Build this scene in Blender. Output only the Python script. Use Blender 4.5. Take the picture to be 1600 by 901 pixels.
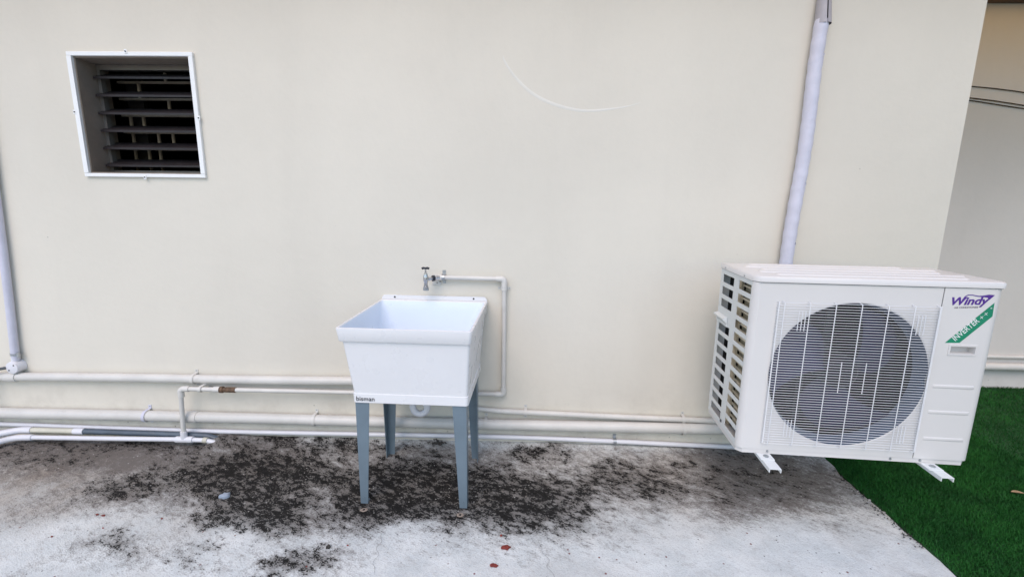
import bpy, math, random
import numpy as np
from mathutils import Vector, Matrix
random.seed(7); rng = np.random.default_rng(7)
for o in list(bpy.data.objects): bpy.data.objects.remove(o)
S = bpy.context.scene; C = S.collection
PI = math.pi; R = math.radians

# ------------------------------------------------------------------ camera, sky, sun, exposure
cd = bpy.data.cameras.new('camera'); cam = bpy.data.objects.new('camera', cd); C.objects.link(cam); S.camera = cam
CAM = Vector((0.0, -2.537, 1.446)); PITCH, ROLL, YAW = R(10.83), R(-0.73), R(-1.31)
fw = Vector((math.sin(YAW)*math.cos(PITCH), math.cos(YAW)*math.cos(PITCH), -math.sin(PITCH)))
rt = Vector((math.cos(YAW), -math.sin(YAW), 0)); dn = fw.cross(rt)
rr = rt*math.cos(ROLL) + dn*math.sin(ROLL); dd = dn*math.cos(ROLL) - rt*math.sin(ROLL)
cam.matrix_world = Matrix(((rr.x, -dd.x, -fw.x, CAM.x), (rr.y, -dd.y, -fw.y, CAM.y), (rr.z, -dd.z, -fw.z, CAM.z), (0, 0, 0, 1)))
cd.sensor_width = 36; cd.lens = 725.6/1600*36; cd.clip_start = .02; cd.clip_end = 2000

SUN_EL, SUN_AZ = 50, -14          # degrees; azimuth measured from straight behind the camera towards the right
sv = Vector((math.sin(R(SUN_AZ))*math.cos(R(SUN_EL)), -math.cos(R(SUN_AZ))*math.cos(R(SUN_EL)), math.sin(R(SUN_EL))))
w = bpy.data.worlds.new('World'); S.world = w; w.use_nodes = True
nt = w.node_tree; bg = nt.nodes['Background']; sky = nt.nodes.new('ShaderNodeTexSky'); sky.sky_type = 'NISHITA'
sky.sun_disc = False; sky.sun_elevation = R(SUN_EL); sky.sun_rotation = math.atan2(sv.x, sv.y)
sky.air_density = 1.3; sky.dust_density = 1.0; sky.ozone_density = 3.0
nt.links.new(sky.outputs[0], bg.inputs[0]); bg.inputs[1].default_value = .15
sl = bpy.data.lights.new('sun', 'SUN'); so = bpy.data.objects.new('sun', sl); C.objects.link(so)
sl.energy = 1.18; sl.angle = R(40); sl.color = (1, .82, .70); so.rotation_euler = sv.to_track_quat('Z', 'Y').to_euler()
S.view_settings.view_transform = 'Standard'; S.view_settings.look = 'None'; S.view_settings.gamma = 1
S.view_settings.use_curve_mapping = False; S.view_settings.exposure = .47
S.render.resolution_x, S.render.resolution_y = 1024, 576

# ------------------------------------------------------------------ materials
class NT:
    """small wrapper for building node trees"""
    def __init__(s, name):
        s.m = bpy.data.materials.new(name); s.m.use_nodes = True; s.t = s.m.node_tree
        s.b = s.t.nodes['Principled BSDF']; s.geo = s.t.nodes.new('ShaderNodeNewGeometry'); s.P = s.geo.outputs['Position']
    def n(s, typ, ins={}, **kw):
        q = s.t.nodes.new('ShaderNode'+typ)
        for k, v in kw.items(): setattr(q, k, v)
        for k, v in ins.items(): s.set(q.inputs[k], v)
        return q
    def set(s, i, v):
        if isinstance(v, bpy.types.NodeSocket): s.t.links.new(v, i)
        else:
            if hasattr(i, 'default_value') and hasattr(i.default_value, '__len__') and len(i.default_value) == 4 and len(v) == 3: v = (*v, 1)
            i.default_value = v
    def math(s, op, a, b=0., c=0., clamp=False):
        q = s.n('Math', {0: a, 1: b, 2: c}, operation=op); q.use_clamp = clamp; return q.outputs[0]
    def noise(s, scale, detail=4, rough=.55, vec=None, dist=0.):
        return s.n('TexNoise', {'Vector': vec or s.P, 'Scale': scale, 'Detail': detail, 'Roughness': rough, 'Distortion': dist}).outputs['Fac']
    def ramp(s, v, a, b, lo=0., hi=1.):
        return s.n('MapRange', {'Value': v, 'From Min': a, 'From Max': b, 'To Min': lo, 'To Max': hi}, interpolation_type='SMOOTHSTEP').outputs[0]
    def mix(s, f, a, b, blend='MIX'):
        q = s.n('Mix', {}, data_type='RGBA', blend_type=blend); s.set(q.inputs[0], f); s.set(q.inputs[6], a); s.set(q.inputs[7], b); return q.outputs[2]
    def sep(s): return s.n('SeparateXYZ', {0: s.P}).outputs
    def scaled(s, v): return s.n('VectorMath', {0: s.P, 1: v}, operation='MULTIPLY').outputs[0]
    def bump(s, h, strength=.2, dist=.01): s.set(s.b.inputs['Normal'], s.n('Bump', {'Height': h, 'Strength': strength, 'Distance': dist}).outputs[0])
    def done(s, col, rough=.6, metal=0.):
        s.set(s.b.inputs['Base Color'], col); s.set(s.b.inputs['Roughness'], rough); s.set(s.b.inputs['Metallic'], metal); return s.m

def simple(name, col, rough=.5, metal=0., var=.08, scale=9., bump=.0, bscale=200., dirt=0., dirtcol=(.2, .17, .13)):
    t = NT(name); n = t.noise(scale, 5, .6)
    lo = tuple(c*(1-var) for c in col); hi = tuple(min(1, c*(1+var)) for c in col)
    c = t.mix(t.ramp(n, .3, .7), lo, hi)
    if dirt:
        d = t.ramp(t.noise(scale*2.3, 7, .72), .55, .8, 0, dirt); c = t.mix(d, c, dirtcol)
    if bump: t.bump(t.noise(bscale, 3), bump, .004)
    return t.done(c, t.ramp(t.noise(scale*3, 3), .3, .7, rough*.85, min(1, rough*1.15)), metal)

def wall_mat(name, col, lowdirt=1.0):
    t = NT(name)
    big = t.noise(.9, 4, .5); streak = t.noise(1., 5, .6, t.scaled((2.2, 1, .55))); fine = t.noise(26, 6, .65)
    c = t.mix(t.ramp(big, .3, .7), tuple(k*.955 for k in col), tuple(min(1, k*1.03) for k in col))
    c = t.mix(t.ramp(streak, .48, .75, 0, .26), c, tuple(k*.86 for k in col))
    c = t.mix(t.ramp(fine, .4, .75, 0, .07), c, tuple(k*.8 for k in col))
    z = t.sep()[2]
    # grime and mould specks splashed up from the floor
    v = t.n('TexVoronoi', {'Vector': t.P, 'Scale': 42., 'Randomness': 1.}, feature='F1'); rnd = t.n('SeparateColor', {0: v.outputs['Color']}).outputs[0]
    spot = t.math('MULTIPLY', t.ramp(v.outputs['Distance'], .1, .24, 1, 0), t.ramp(rnd, .80, .84))
    band = t.math('MULTIPLY', t.ramp(z, .03, .2, 1, 0), t.ramp(t.noise(3.2, 2), .42, .56))
    c = t.mix(t.math('MULTIPLY', spot, t.math('MULTIPLY', band, .9*lowdirt)), c, (.03, .028, .025))
    v2 = t.n('TexVoronoi', {'Vector': t.P, 'Scale': 4., 'Randomness': 1.}, feature='F1')
    r2 = t.n('SeparateColor', {0: v2.outputs['Color']}).outputs[1]
    c = t.mix(t.math('MULTIPLY', t.ramp(v2.outputs['Distance'], .012, .028, .6, 0), t.ramp(r2, .7, .72)), c, (.18, .16, .14))
    g = t.math('MULTIPLY', t.ramp(z, .0, .5, 1, 0), t.ramp(t.noise(5, 7, .68), .40, .72, 0, .45*lowdirt)); c = t.mix(g, c, (.34, .30, .25))
    t.bump(t.math('ADD', t.math('MULTIPLY', fine, .8), t.math('MULTIPLY', t.noise(3.2, 4), 3.0)), .24, .006)
    return t.done(c, .62)

def floor_mat():
    t = NT('weathered_concrete')
    at = lambda n: t.n('Attribute', {}, attribute_name=n).outputs['Fac']
    mould, wash, brown = at('mould'), at('wash'), at('brown')
    sk = t.n('VectorRotate', {'Vector': t.P, 'Angle': .5}, rotation_type='Z_AXIS').outputs[0]
    sk = t.n('VectorMath', {0: sk, 1: (.75, 1.25, 1)}, operation='MULTIPLY').outputs[0]
    n1 = t.noise(38, 8, .72, sk, .3); n2 = t.noise(150, 4, .6, sk); n3 = t.noise(7, 6, .62); n4 = t.noise(1.7, 4, .55); n5 = t.noise(15, 8, .7, sk); n6 = t.noise(420, 3, .6)
    c = t.mix(t.ramp(n3, .3, .72), (.60, .635, .63), (.75, .775, .76))
    c = t.mix(t.ramp(n4, .5, .72, 0, .3), c, (.62, .58, .52))
    c = t.mix(t.ramp(n5, .50, .72, 0, .45), c, (.42, .41, .39)); c = t.mix(t.ramp(n1, .50, .72, 0, .35), c, (.40, .39, .37)); c = t.mix(t.ramp(n2, .50, .70, 0, .34), c, (.30, .29, .28)); c = t.mix(t.ramp(n6, .5, .7, 0, .3), c, (.26, .25, .25)); c = t.mix(t.ramp(n6, .3, .48, .25, 0), c, (.92, .92, .92))
    c = t.mix(t.math('MULTIPLY', brown, t.ramp(n3, .2, .75, .45, 1.)), c, (.30, .255, .21))
    wv = t.math('ADD', wash, t.math('ADD', t.math('MULTIPLY', t.math('SUBTRACT', n5, .5), 1.3), t.math('ADD', t.math('MULTIPLY', t.math('SUBTRACT', n1, .5), 1.3), t.math('MULTIPLY', t.math('SUBTRACT', n2, .5), 1.0))))
    c = t.mix(t.math('MULTIPLY', t.ramp(wv, .08, .98, 0, .92), t.ramp(wash, .0, .2)), c, (.135, .120, .110))
    mv = t.math('ADD', mould, t.math('ADD', t.math('MULTIPLY', t.math('SUBTRACT', n1, .5), 2.8), t.math('ADD', t.math('MULTIPLY', t.math('SUBTRACT', n2, .5), 1.9), t.math('MULTIPLY', t.math('SUBTRACT', n5, .5), 2.6))))
    mk = t.math('MULTIPLY', t.ramp(mv, .44, .74), t.ramp(mould, .04, .22)); c = t.mix(t.math('MULTIPLY', mk, .96), c, t.mix(t.ramp(n2, .38, .66), (.003, .0028, .0025), (.016, .015, .014)))
    sm = t.math('MULTIPLY', t.ramp(t.math('ADD', mould, t.math('MULTIPLY', t.math('SUBTRACT', n5, .5), 1.3)), .05, .75, 0, .82), t.ramp(mould, .02, .25))
    c = t.mix(t.math('MULTIPLY', sm, t.math('SUBTRACT', 1., mk)), c, (.115, .102, .090))
    # pale grains and dark grit
    v = t.n('TexVoronoi', {'Vector': t.P, 'Scale': 70., 'Randomness': 1.}); rn = t.n('SeparateColor', {0: v.outputs['Color']}).outputs
    c = t.mix(t.math('MULTIPLY', t.ramp(v.outputs['Distance'], .12, .3, .85, 0), t.ramp(rn[0], .965, .975)), c, (.03, .025, .02))
    c = t.mix(t.math('MULTIPLY', t.ramp(v.outputs['Distance'], .12, .3, .7, 0), t.ramp(rn[1], .93, .95)), c, (.62, .6, .57))
    v3 = t.n('TexVoronoi', {'Vector': t.P, 'Scale': 24., 'Randomness': 1.}); r3 = t.n('SeparateColor', {0: v3.outputs['Color']}).outputs
    c = t.mix(t.math('MULTIPLY', t.ramp(v3.outputs['Distance'], .07, .14, .9, 0), t.math('MULTIPLY', t.ramp(r3[2], .95, .96), t.ramp(wash, .15, .4, 1, 0))), c, (.16, .035, .025))
    h = t.math('ADD', t.math('MULTIPLY', n1, .8), t.math('ADD', t.math('MULTIPLY', n2, .6), t.math('MULTIPLY', mk, -.25)))
    t.bump(h, .7, .007)
    t.b.inputs['Specular IOR Level'].default_value = .15
    return t.done(c, t.ramp(n3, .3, .7, .8, .95))

WALLC = (.69, .65, .565)
MAT = dict(
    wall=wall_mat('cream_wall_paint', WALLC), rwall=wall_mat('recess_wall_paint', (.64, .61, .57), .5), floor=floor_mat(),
    pvc=simple('cream_painted_pvc', (.61, .595, .56), .42, var=.05, scale=6, dirt=.35, dirtcol=(.33, .29, .24)),
    white_pvc=simple('white_pvc', (.70, .70, .735), .35, var=.03, scale=5, dirt=.18, dirtcol=(.4, .37, .33)),
    beige_pvc=simple('beige_pvc', (.60, .58, .48), .42, var=.08, dirt=.3), grey_pvc=simple('grey_pvc', (.085, .11, .14), .45, var=.15, dirt=.35, dirtcol=(.25, .23, .2)),
    brass=simple('rusted_brass', (.115, .068, .040), .6, .25, var=.5, scale=60, dirt=.7, dirtcol=(.05, .035, .025)),
    chrome=simple('dull_chrome', (.55, .55, .57), .28, 1., var=.2, scale=40), steel=simple('galvanised_clip', (.42, .44, .46), .4, .8, var=.2, scale=60),
    tub=simple('tub_plastic', (.735, .735, .745), .3, var=.012, scale=4, dirt=.0, dirtcol=(.6, .55, .5)), leg=simple('blue_grey_steel', (.145, .195, .235), .42, .1, var=.06, scale=8),
    black=simple('black_rubber', (.015, .015, .016), .6), ink=simple('black_ink', (.02, .022, .03), .5),
    ac=simple('ac_white_paint', (.675, .655, .635), .33, var=.012, scale=3), ac_side=simple('ac_side_paint', (.68, .70, .69), .38, var=.02, scale=3),
    wire=simple('grille_white', (.76, .76, .77), .35, var=.02), dark=simple('fan_dark_plastic', (.004, .004, .010), .6, var=.3), inner=simple('ac_interior', (.003, .003, .005), .8),
    blade=simple('fan_blade_plastic', (.010, .010, .045), .45, var=.2, scale=6), motor=simple('motor_grey', (.02, .024, .035), .5, .2),
    coilplate=simple('coil_end_plate_metal', (.46, .40, .28), .5, .1, var=.04, scale=20), coiltube=simple('coil_tube_metal', (.74, .66, .50), .35, .1, var=.08, scale=30),
    fins=simple('coil_fins_dark', (.022, .021, .02), .5, .2, var=.3, scale=60), purple=simple('purple_print', (.085, .028, .25), .4), green=simple('green_print', (.012, .23, .125), .4), print_white=simple('white_print', (.8, .82, .8), .4), print_grey=simple('grey_print', (.16, .13, .17), .4),
    bracket=simple('bracket_white_paint', (.74, .76, .75), .4, var=.04, dirt=.2), tape=simple('white_wrapping_tape', (.58, .58, .67), .5, var=.05, scale=14, bump=.25, bscale=60, dirt=.15, dirtcol=(.5, .46, .5)),
    duct_end=simple('grey_duct_sleeve', (.36, .35, .38), .55, var=.08), winframe=simple('window_frame_white', (.82, .83, .83), .4, var=.02), alu=simple('window_aluminium', (.17, .155, .14), .45, .3),
    slat=simple('dark_louvre', (.016, .012, .014), .55, var=.25, scale=12), grillebar=simple('tan_grille_paint', (.42, .36, .27), .5, var=.1), jamb=simple('window_reveal_shade', (.20, .165, .135), .65, var=.08),
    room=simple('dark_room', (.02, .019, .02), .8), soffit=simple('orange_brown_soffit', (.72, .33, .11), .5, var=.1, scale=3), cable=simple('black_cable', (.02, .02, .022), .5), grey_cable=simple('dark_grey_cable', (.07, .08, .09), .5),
    paint=simple('dark_red_paint_fleck', (.20, .03, .022), .6, var=.35, scale=90), stone=simple('dark_grit', (.05, .045, .04), .8, var=.5, scale=80), palestone=simple('pale_grit', (.4, .38, .35), .8, var=.4, scale=60),
    paper=simple('pale_blue_scrap', (.28, .33, .40), .6, var=.1, scale=60), leaf=simple('dry_leaf', (.30, .20, .11), .6, var=.3, scale=60), rust=simple('rust_ring', (.27, .22, .18), .8, var=.4, scale=150), crack=simple('crack_grey', (.30, .29, .28), .9),
    backing=simple('turf_backing', (.010, .060, .014), .95, var=.3, scale=120), soil=simple('outer_ground', (.20, .17, .12), .9, var=.3, scale=1.5), wall_arc=simple('pale_arc', (.705, .68, .62), .55, var=.02))

def tint_sheet_mat():  # translucent orange sheet, added to pass warm light down
    t = NT('warm_translucent_sheet'); c = t.mix(t.ramp(t.noise(2, 4), .3, .7), (.95, .50, .16), (.97, .55, .20))
    d = t.n('BsdfDiffuse', {0: c}); r = t.n('BsdfTranslucent', {0: c}); x = t.n('MixShader', {0: .8, 1: d.outputs[0], 2: r.outputs[0]})
    t.t.links.new(x.outputs[0], t.t.nodes['Material Output'].inputs[0]); return t.m
MAT['added_tint_sheet'] = tint_sheet_mat(); MAT['shroud'] = simple('shroud_painted_shade', (.11, .14, .20), .5); MAT['sky_tint'] = simple('sky_tinted_tub_inside', (.69, .76, .85), .32, var=.015, scale=4)  # tub inside carries painted sky blue, shroud carries painted shade
MAT['roof'] = simple('roof_grey', (.3, .29, .28), .8); MAT['timber'] = simple('dark_brown_timber', (.10, .05, .025), .6, var=.3, scale=12)
# ------------------------------------------------------------------ mesh builder
class MB:
    def __init__(s): s.v = []; s.f = []
    def add(s, vs, fs):
        k = len(s.v); s.v += [tuple(q) for q in vs]; s.f += [tuple(i+k for i in f) for f in fs]; return s
    def box(s, x0, x1, y0, y1, z0, z1, b=0.):
        if b:   # bevelled box: three nested rectangles joined
            L = []
            for z, i in ((z0, b), (z0+b, 0), (z1-b, 0), (z1, b)):
                L.append([(x0+i+b*(0), y0+i, z), (x1-i, y0+i, z), (x1-i, y1-i, z), (x0+i, y1-i, z)])
            return s.loft(L, True, True)
        vs = [(x, y, z) for z in (z0, z1) for y in (y0, y1) for x in (x0, x1)]
        return s.add(vs, [(0, 2, 3, 1), (4, 5, 7, 6), (0, 1, 5, 4), (2, 6, 7, 3), (0, 4, 6, 2), (1, 3, 7, 5)])
    def loft(s, loops, cap0=False, cap1=False, closed=True):
        n = len(loops[0]); vs = [q for l in loops for q in l]; fs = []
        for i in range(len(loops)-1):
            for j in range(n if closed else n-1):
                a, b2 = i*n+j, i*n+(j+1) % n; fs.append((a, b2, b2+n, a+n))
        if cap0: fs.append(tuple(range(n-1, -1, -1)))
        if cap1: fs.append(tuple(range((len(loops)-1)*n, len(loops)*n)))
        return s.add(vs, fs)
    def prism(s, poly, z0, z1):   # polygon in xy extruded in z
        return s.loft([[(x, y, z0) for x, y in poly], [(x, y, z1) for x, y in poly]], True, True)
    def prism_y(s, poly, y0, y1):  # polygon in xz extruded in y
        return s.loft([[(x, y1, z) for x, z in poly], [(x, y0, z) for x, z in poly]], True, True)
    def tube(s, pts, r, n=14, caps=True, flat=1.):
        P = [Vector(q) for q in pts]; L = []; ref = None
        for i, q in enumerate(P):
            t = ((P[i+1]-q) if i == 0 else (q-P[i-1]) if i == len(P)-1 else (P[i+1]-q).normalized()+(q-P[i-1]).normalized()).normalized()
            if ref is None: ref = Vector((0, 0, 1)) if abs(t.z) < .9 else Vector((0, -1, 0))
            u = (ref-t*ref.dot(t)).normalized(); v = t.cross(u); ref = u
            rad = r[i] if hasattr(r, '__len__') else r
            L.append([q+u*math.cos(2*PI*k/n)*rad+v*math.sin(2*PI*k/n)*rad*flat for k in range(n)])
        return s.loft(L, caps, caps)
    def cyl(s, a, b, r, n=16, r2=None): return s.tube([a, b], [r, r if r2 is None else r2], n)
    def build(s, name, mat, parent=None, smooth=True, angle=35, col=None):
        me = bpy.data.meshes.new(name); me.from_pydata(s.v, [], s.f); me.update()
        return mesh_obj(name, me, mat, parent, smooth, angle)
def mesh_obj(name, me, mat, parent=None, smooth=True, angle=35):
    import bmesh
    bm = bmesh.new(); bm.from_mesh(me); bmesh.ops.recalc_face_normals(bm, faces=bm.faces)
    if smooth:
        for f in bm.faces: f.smooth = True
        for e in bm.edges: e.smooth = len(e.link_faces) == 2 and e.calc_face_angle(9) < R(angle)
    bm.to_mesh(me); bm.free()
    if mat: me.materials.append(MAT[mat])
    o = bpy.data.objects.new(name, me); C.objects.link(o)
    if parent: o.parent = parent
    return o
def empty(name, loc=(0, 0, 0), rz=0.):
    o = bpy.data.objects.new(name, None); C.objects.link(o); o.location = loc; o.rotation_euler = (0, 0, rz); o.empty_display_size = .1; return o
def tag(o, label, cat, group=None):
    o['label'] = label; o['category'] = cat
    if group: o['group'] = group
    return o
def struct(o): o['kind'] = 'structure'; return o
def copy(o, parent=None, loc=None):
    c = o.copy(); C.objects.link(c)
    if parent: c.parent = parent
    if loc is not None: c.location = loc
    return c
def grid_panel(us, vs, holes, th, fn):
    """sheet with rectangular openings; fn(u, v, d) -> 3-D point, d = 0 outer face, th = inner face"""
    m = MB(); us = sorted(set(us)); vs = sorted(set(vs))
    inh = lambda a, b: any(h[0]-1e-6 <= a <= h[1]+1e-6 and h[2]-1e-6 <= b <= h[3]+1e-6 for h in holes)
    nu, nv = len(us), len(vs)
    m.v = [fn(u, v, d) for d in (0, th) for v in vs for u in us]; K = nu*nv
    solid = lambda i, j: 0 <= i < nu-1 and 0 <= j < nv-1 and not inh((us[i]+us[i+1])/2, (vs[j]+vs[j+1])/2)
    for i in range(nu-1):
        for j in range(nv-1):
            if not solid(i, j): continue
            a, b, c, d = j*nu+i, j*nu+i+1, (j+1)*nu+i+1, (j+1)*nu+i
            m.f += [(a, b, c, d), (a+K, d+K, c+K, b+K)]
            for (p, q, ni, nj) in ((a, b, i, j-1), (b, c, i+1, j), (c, d, i, j+1), (d, a, i-1, j)):
                if not solid(ni, nj): m.f.append((p, p+K, q+K, q))
    return m
def rrect(x0, x1, y0, y1, z, r, n=5):
    L = []
    for cx, cy, a0 in ((x1-r, y1-r, 0), (x0+r, y1-r, PI/2), (x0+r, y0+r, PI), (x1-r, y0+r, 1.5*PI)):
        for k in range(n+1): a = a0+k*PI/2/n; L.append((cx+r*math.cos(a), cy+r*math.sin(a), z))
    return L
def text_mesh(body, size, shear=0., bold=0., space=1.):
    cu = bpy.data.curves.new('lettering', 'FONT'); cu.body = body; cu.size = size; cu.shear = shear; cu.offset = bold; cu.space_character = space
    cu.extrude = .0004; cu.resolution_u = 4
    o = bpy.data.objects.new('lettering_curve', cu); C.objects.link(o); dg = bpy.context.evaluated_depsgraph_get(); dg.update()
    me = bpy.data.meshes.new_from_object(o.evaluated_get(dg)); bpy.data.objects.remove(o); me.name = 'lettering'
    me.materials.clear(); return me
def lettering(body, mat, parent, x, y, z, width, height, shear=0., bold=0., rot=0., space=1.):
    """letters on a face that looks along -y; width/height = extents, (x, z) = lower left corner"""
    me = text_mesh(body, 1., shear, bold, space); n = len(me.vertices); a = np.zeros(n*3); me.vertices.foreach_get('co', a); a = a.reshape(-1, 3)
    a[:, :2] -= a[:, :2].min(0); ext = a[:, :2].max(0); u = a[:, 0]*width/ext[0]; v = a[:, 1]*height/ext[1]
    c, s_ = math.cos(rot), math.sin(rot)
    out = np.stack([x+u*c-v*s_, y-a[:, 2]/max(1e-9, abs(a[:, 2]).max())*.0005, z+u*s_+v*c], 1)
    me.vertices.foreach_set('co', out.ravel()); me.update()
    return mesh_obj('lettering', me, mat, parent, False)
def arc_path(pts, rad=.03, n=6):
    """polyline with rounded corners"""
    P = [Vector(p) for p in pts]; out = [P[0]]
    for i in range(1, len(P)-1):
        a = (P[i-1]-P[i]); b = (P[i+1]-P[i]); r = min(rad, a.length*.45, b.length*.45); A = P[i]+a.normalized()*r; B = P[i]+b.normalized()*r
        for k in range(n+1): t = k/n; out.append(A*(1-t)**2+P[i]*2*t*(1-t)+B*t*t)
    return out+[P[-1]]

# ------------------------------------------------------------------ ground
g = MB().add([(-300, -300, -.03), (300, -300, -.03), (300, 300, -.03), (-300, 300, -.03)], [(0, 1, 2, 3)]).build('ground', 'soil', None, False); struct(g)

EDGE = 1.745                     # where the concrete stops and the turf begins
def noise2(x, y, s, seed):       # cheap value noise
    r = np.random.default_rng(seed); T = r.random((64, 64)); a = x*s; b = y*s; i = np.floor(a).astype(int); j = np.floor(b).astype(int); fx = a-i; fy = b-j
    fx = fx*fx*(3-2*fx); fy = fy*fy*(3-2*fy); q = lambda p, k: T[p % 64, k % 64]
    return (q(i, j)*(1-fx)+q(i+1, j)*fx)*(1-fy)+(q(i, j+1)*(1-fx)+q(i+1, j+1)*fx)*fy
def smooth(t): t = np.clip(t, 0, 1); return t*t*(3-2*t)
xs = np.concatenate([np.linspace(-7, -3.7, 14)[:-1], np.arange(-3.7, -1.98, .02), np.arange(-1.98, -1.82, .006), np.arange(-1.82, EDGE-.001, .02), [EDGE]])
ys = np.concatenate([np.linspace(-5, -1.6, 14)[:-1], np.arange(-1.6, -.32, .02), np.linspace(-.32, .0, 33)])
X, Y = np.meshgrid(xs, ys); fx, fy = X.ravel().copy(), Y.ravel().copy()
stepx = -1.86+.05*(noise2(fy*0+3, fy, 9, 5)-.5)-fy*-.08
bank = .026*smooth((fx-stepx)/.035)*smooth(1+fy/.26)
cove = .012*smooth(1+fy/.05)*smooth((fx-stepx)/.03)
lump = .030*smooth((fx-stepx+.01)/.03)*np.exp(-((fx+1.76)/.10)**2-((fy+.062)/.075)**2)
fz = bank+cove+lump+(noise2(fx, fy, 5, 1)-.5)*.006+(noise2(fx, fy, 17, 2)-.5)*.003+(noise2(fx, fy, 40, 3)-.5)*.0012
edge_wob = (fx > EDGE-.0005)
fx[edge_wob] += (noise2(fy[edge_wob], fy[edge_wob]*0, 14, 9)-.5)*.025
BL = [(-1.41, -.31, .44, .19, 1.25), (-1.25, -.60, .18, .17, 1.05), (-1.93, -.46, .27, .13, .7), (-1.63, -.35, .2, .15, .5), (-1.66, -.90, .09, .06, .6), (-.9, -.94, .11, .10, .62), (-1.35, -.93, .12, .07, .3),
      (-2.4, -.1, .7, .07, .6), (-.62, -.42, .36, .23, 1.2), (-.03, -.46, .34, .21, 1.2), (-.38, -.48, .30, .20, 1.0), (.26, -.46, .18, .20, .75), (-.96, -.03, .30, .07, .75), (-1.25, -.07, .36, .08, .6),
      (.07, -.06, .13, .06, .6), (.50, -.30, .32, .17, .66), (.71, -.40, .16, .12, .7), (1.15, -.25, .40, .17, .42), (-2.68, -.24, .3, .13, .4), (-.95, -.58, .12, .1, .35), (.1, -.62, .3, .1, .35), (-.65, -.62, .3, .08, .45), (-1.05, -.33, .2, .15, .85)]
WS = [(-1.5, -.35, .75, .30, .8), (-.3, -.40, .9, .30, .75), (.7, -.30, .6, .28, .75), (1.25, -.24, .5, .30, 1.0), (1.1, -.42, .4, .17, .7), (-2.4, -.15, .9, .2, .75), (-2.0, -.5, .5, .2, .5), (-.9, -.93, .22, .14, .5), (-1.6, -.93, .35, .12, .4), (-.6, -.05, 2.2, .10, .35), (-1.0, -.78, .3, .1, .25), (-2.9, -.4, .3, .3, .4)]
WS += [(-2.4, -.16, .9, .24, 1.0), (-1.6, -.2, .7, .22, 1.0), (-.6, -.2, .9, .22, .8), (-1.75, -.5, .5, .2, .75), (-1.1, -.55, .35, .2, .7), (-1.2, -.25, 1.0, .34, .62), (.3, -.25, 1.2, .34, .6), (-2.7, -.2, 1.0, .3, .7), (-.4, -.5, 1.0, .26, .6), (-.72, -.42, .6, .28, .85)]
BR = [(-2.6, -.32, .6, .34, 1.0), (-2.2, -.52, .5, .2, .7), (-1.5, -.5, .7, .25, .45), (-.2, -.35, 1.2, .3, .35), (.8, -.45, .7, .2, .4), (-.2, -.1, 1.3, .12, .5), (.9, -.2, .8, .2, .55), (-1.6, -.8, .3, .12, .25), (.2, -.95, .3, .1, .2), (1.3, -.55, .3, .1, .25)]
def field(B):
    d = np.zeros_like(fx); wx = fx+(noise2(fx, fy, 4, 21)-.5)*.22+(noise2(fx, fy, 11, 22)-.5)*.08; wy = fy+(noise2(fx, fy, 4, 23)-.5)*.16+(noise2(fx, fy, 11, 24)-.5)*.06
    for cx, cy, a, b, s in B:
        q = ((wx-cx)/(a*1.02))**2+((wy-cy)/(b*1.05))**2; d = np.maximum(d, s*np.exp(-(q*.72)**1.6))
    return d
me = bpy.data.meshes.new('concrete_floor'); nx, ny = len(xs), len(ys)
I = np.arange(nx*ny).reshape(ny, nx); fc = np.stack([I[:-1, :-1], I[:-1, 1:], I[1:, 1:], I[1:, :-1]], -1).reshape(-1, 4)
me.from_pydata(np.stack([fx, fy, fz], 1).tolist(), [], fc.tolist()); me.update()
for nme, arr in (('mould', np.minimum(field(BL)*.86, .80)), ('wash', field(WS)), ('brown', field(BR))):
    a = me.attributes.new(nme, 'FLOAT', 'POINT'); a.data.foreach_set('value', arr.astype(np.float32))
floor = mesh_obj('concrete_floor', me, 'floor', None, True, 80); struct(floor)
for pts in ([(-.60, -.75), (-.585, -.80), (-.592, -.84), (-.575, -.88), (-.58, -.93), (-.55, -.99)], [(.09, -.78), (.10, -.83), (.125, -.88), (.12, -.92), (.15, -.98), (.16, -1.04)]):
    m = MB()                     # hairline cracks
    L = [[(x-.0008+.004*math.sin(91*y), y, .0068), (x+.0008+.004*math.sin(91*y), y+.0003, .0068)] for x, y in [(a[0]+(b[0]-a[0])*k/4, a[1]+(b[1]-a[1])*k/4) for a, b in zip(pts, pts[1:]) for k in range(4)]]; m.loft(L, closed=False).build('crack', 'crack', floor, False)
for x, y in ((-.727, -.606), (-.271, -.623)):      # old bolt holes with rust rings
    m = MB(); n = 18; o_ = [(x+math.cos(2*PI*k/n)*(.016+.004*random.random()), y+math.sin(2*PI*k/n)*(.013+.003*random.random()), .0066) for k in range(n)]
    i_ = [(x+math.cos(2*PI*k/n)*.006, y+math.sin(2*PI*k/n)*.006, .0078) for k in range(n)]
    h_ = m.loft([o_, i_]).build('bolt_hole', 'rust', floor); MB().loft([i_, [(x+math.cos(2*PI*k/n)*.005, y+math.sin(2*PI*k/n)*.005, .001) for k in range(n)]], False, True).build('hole', 'black', h_)

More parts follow.
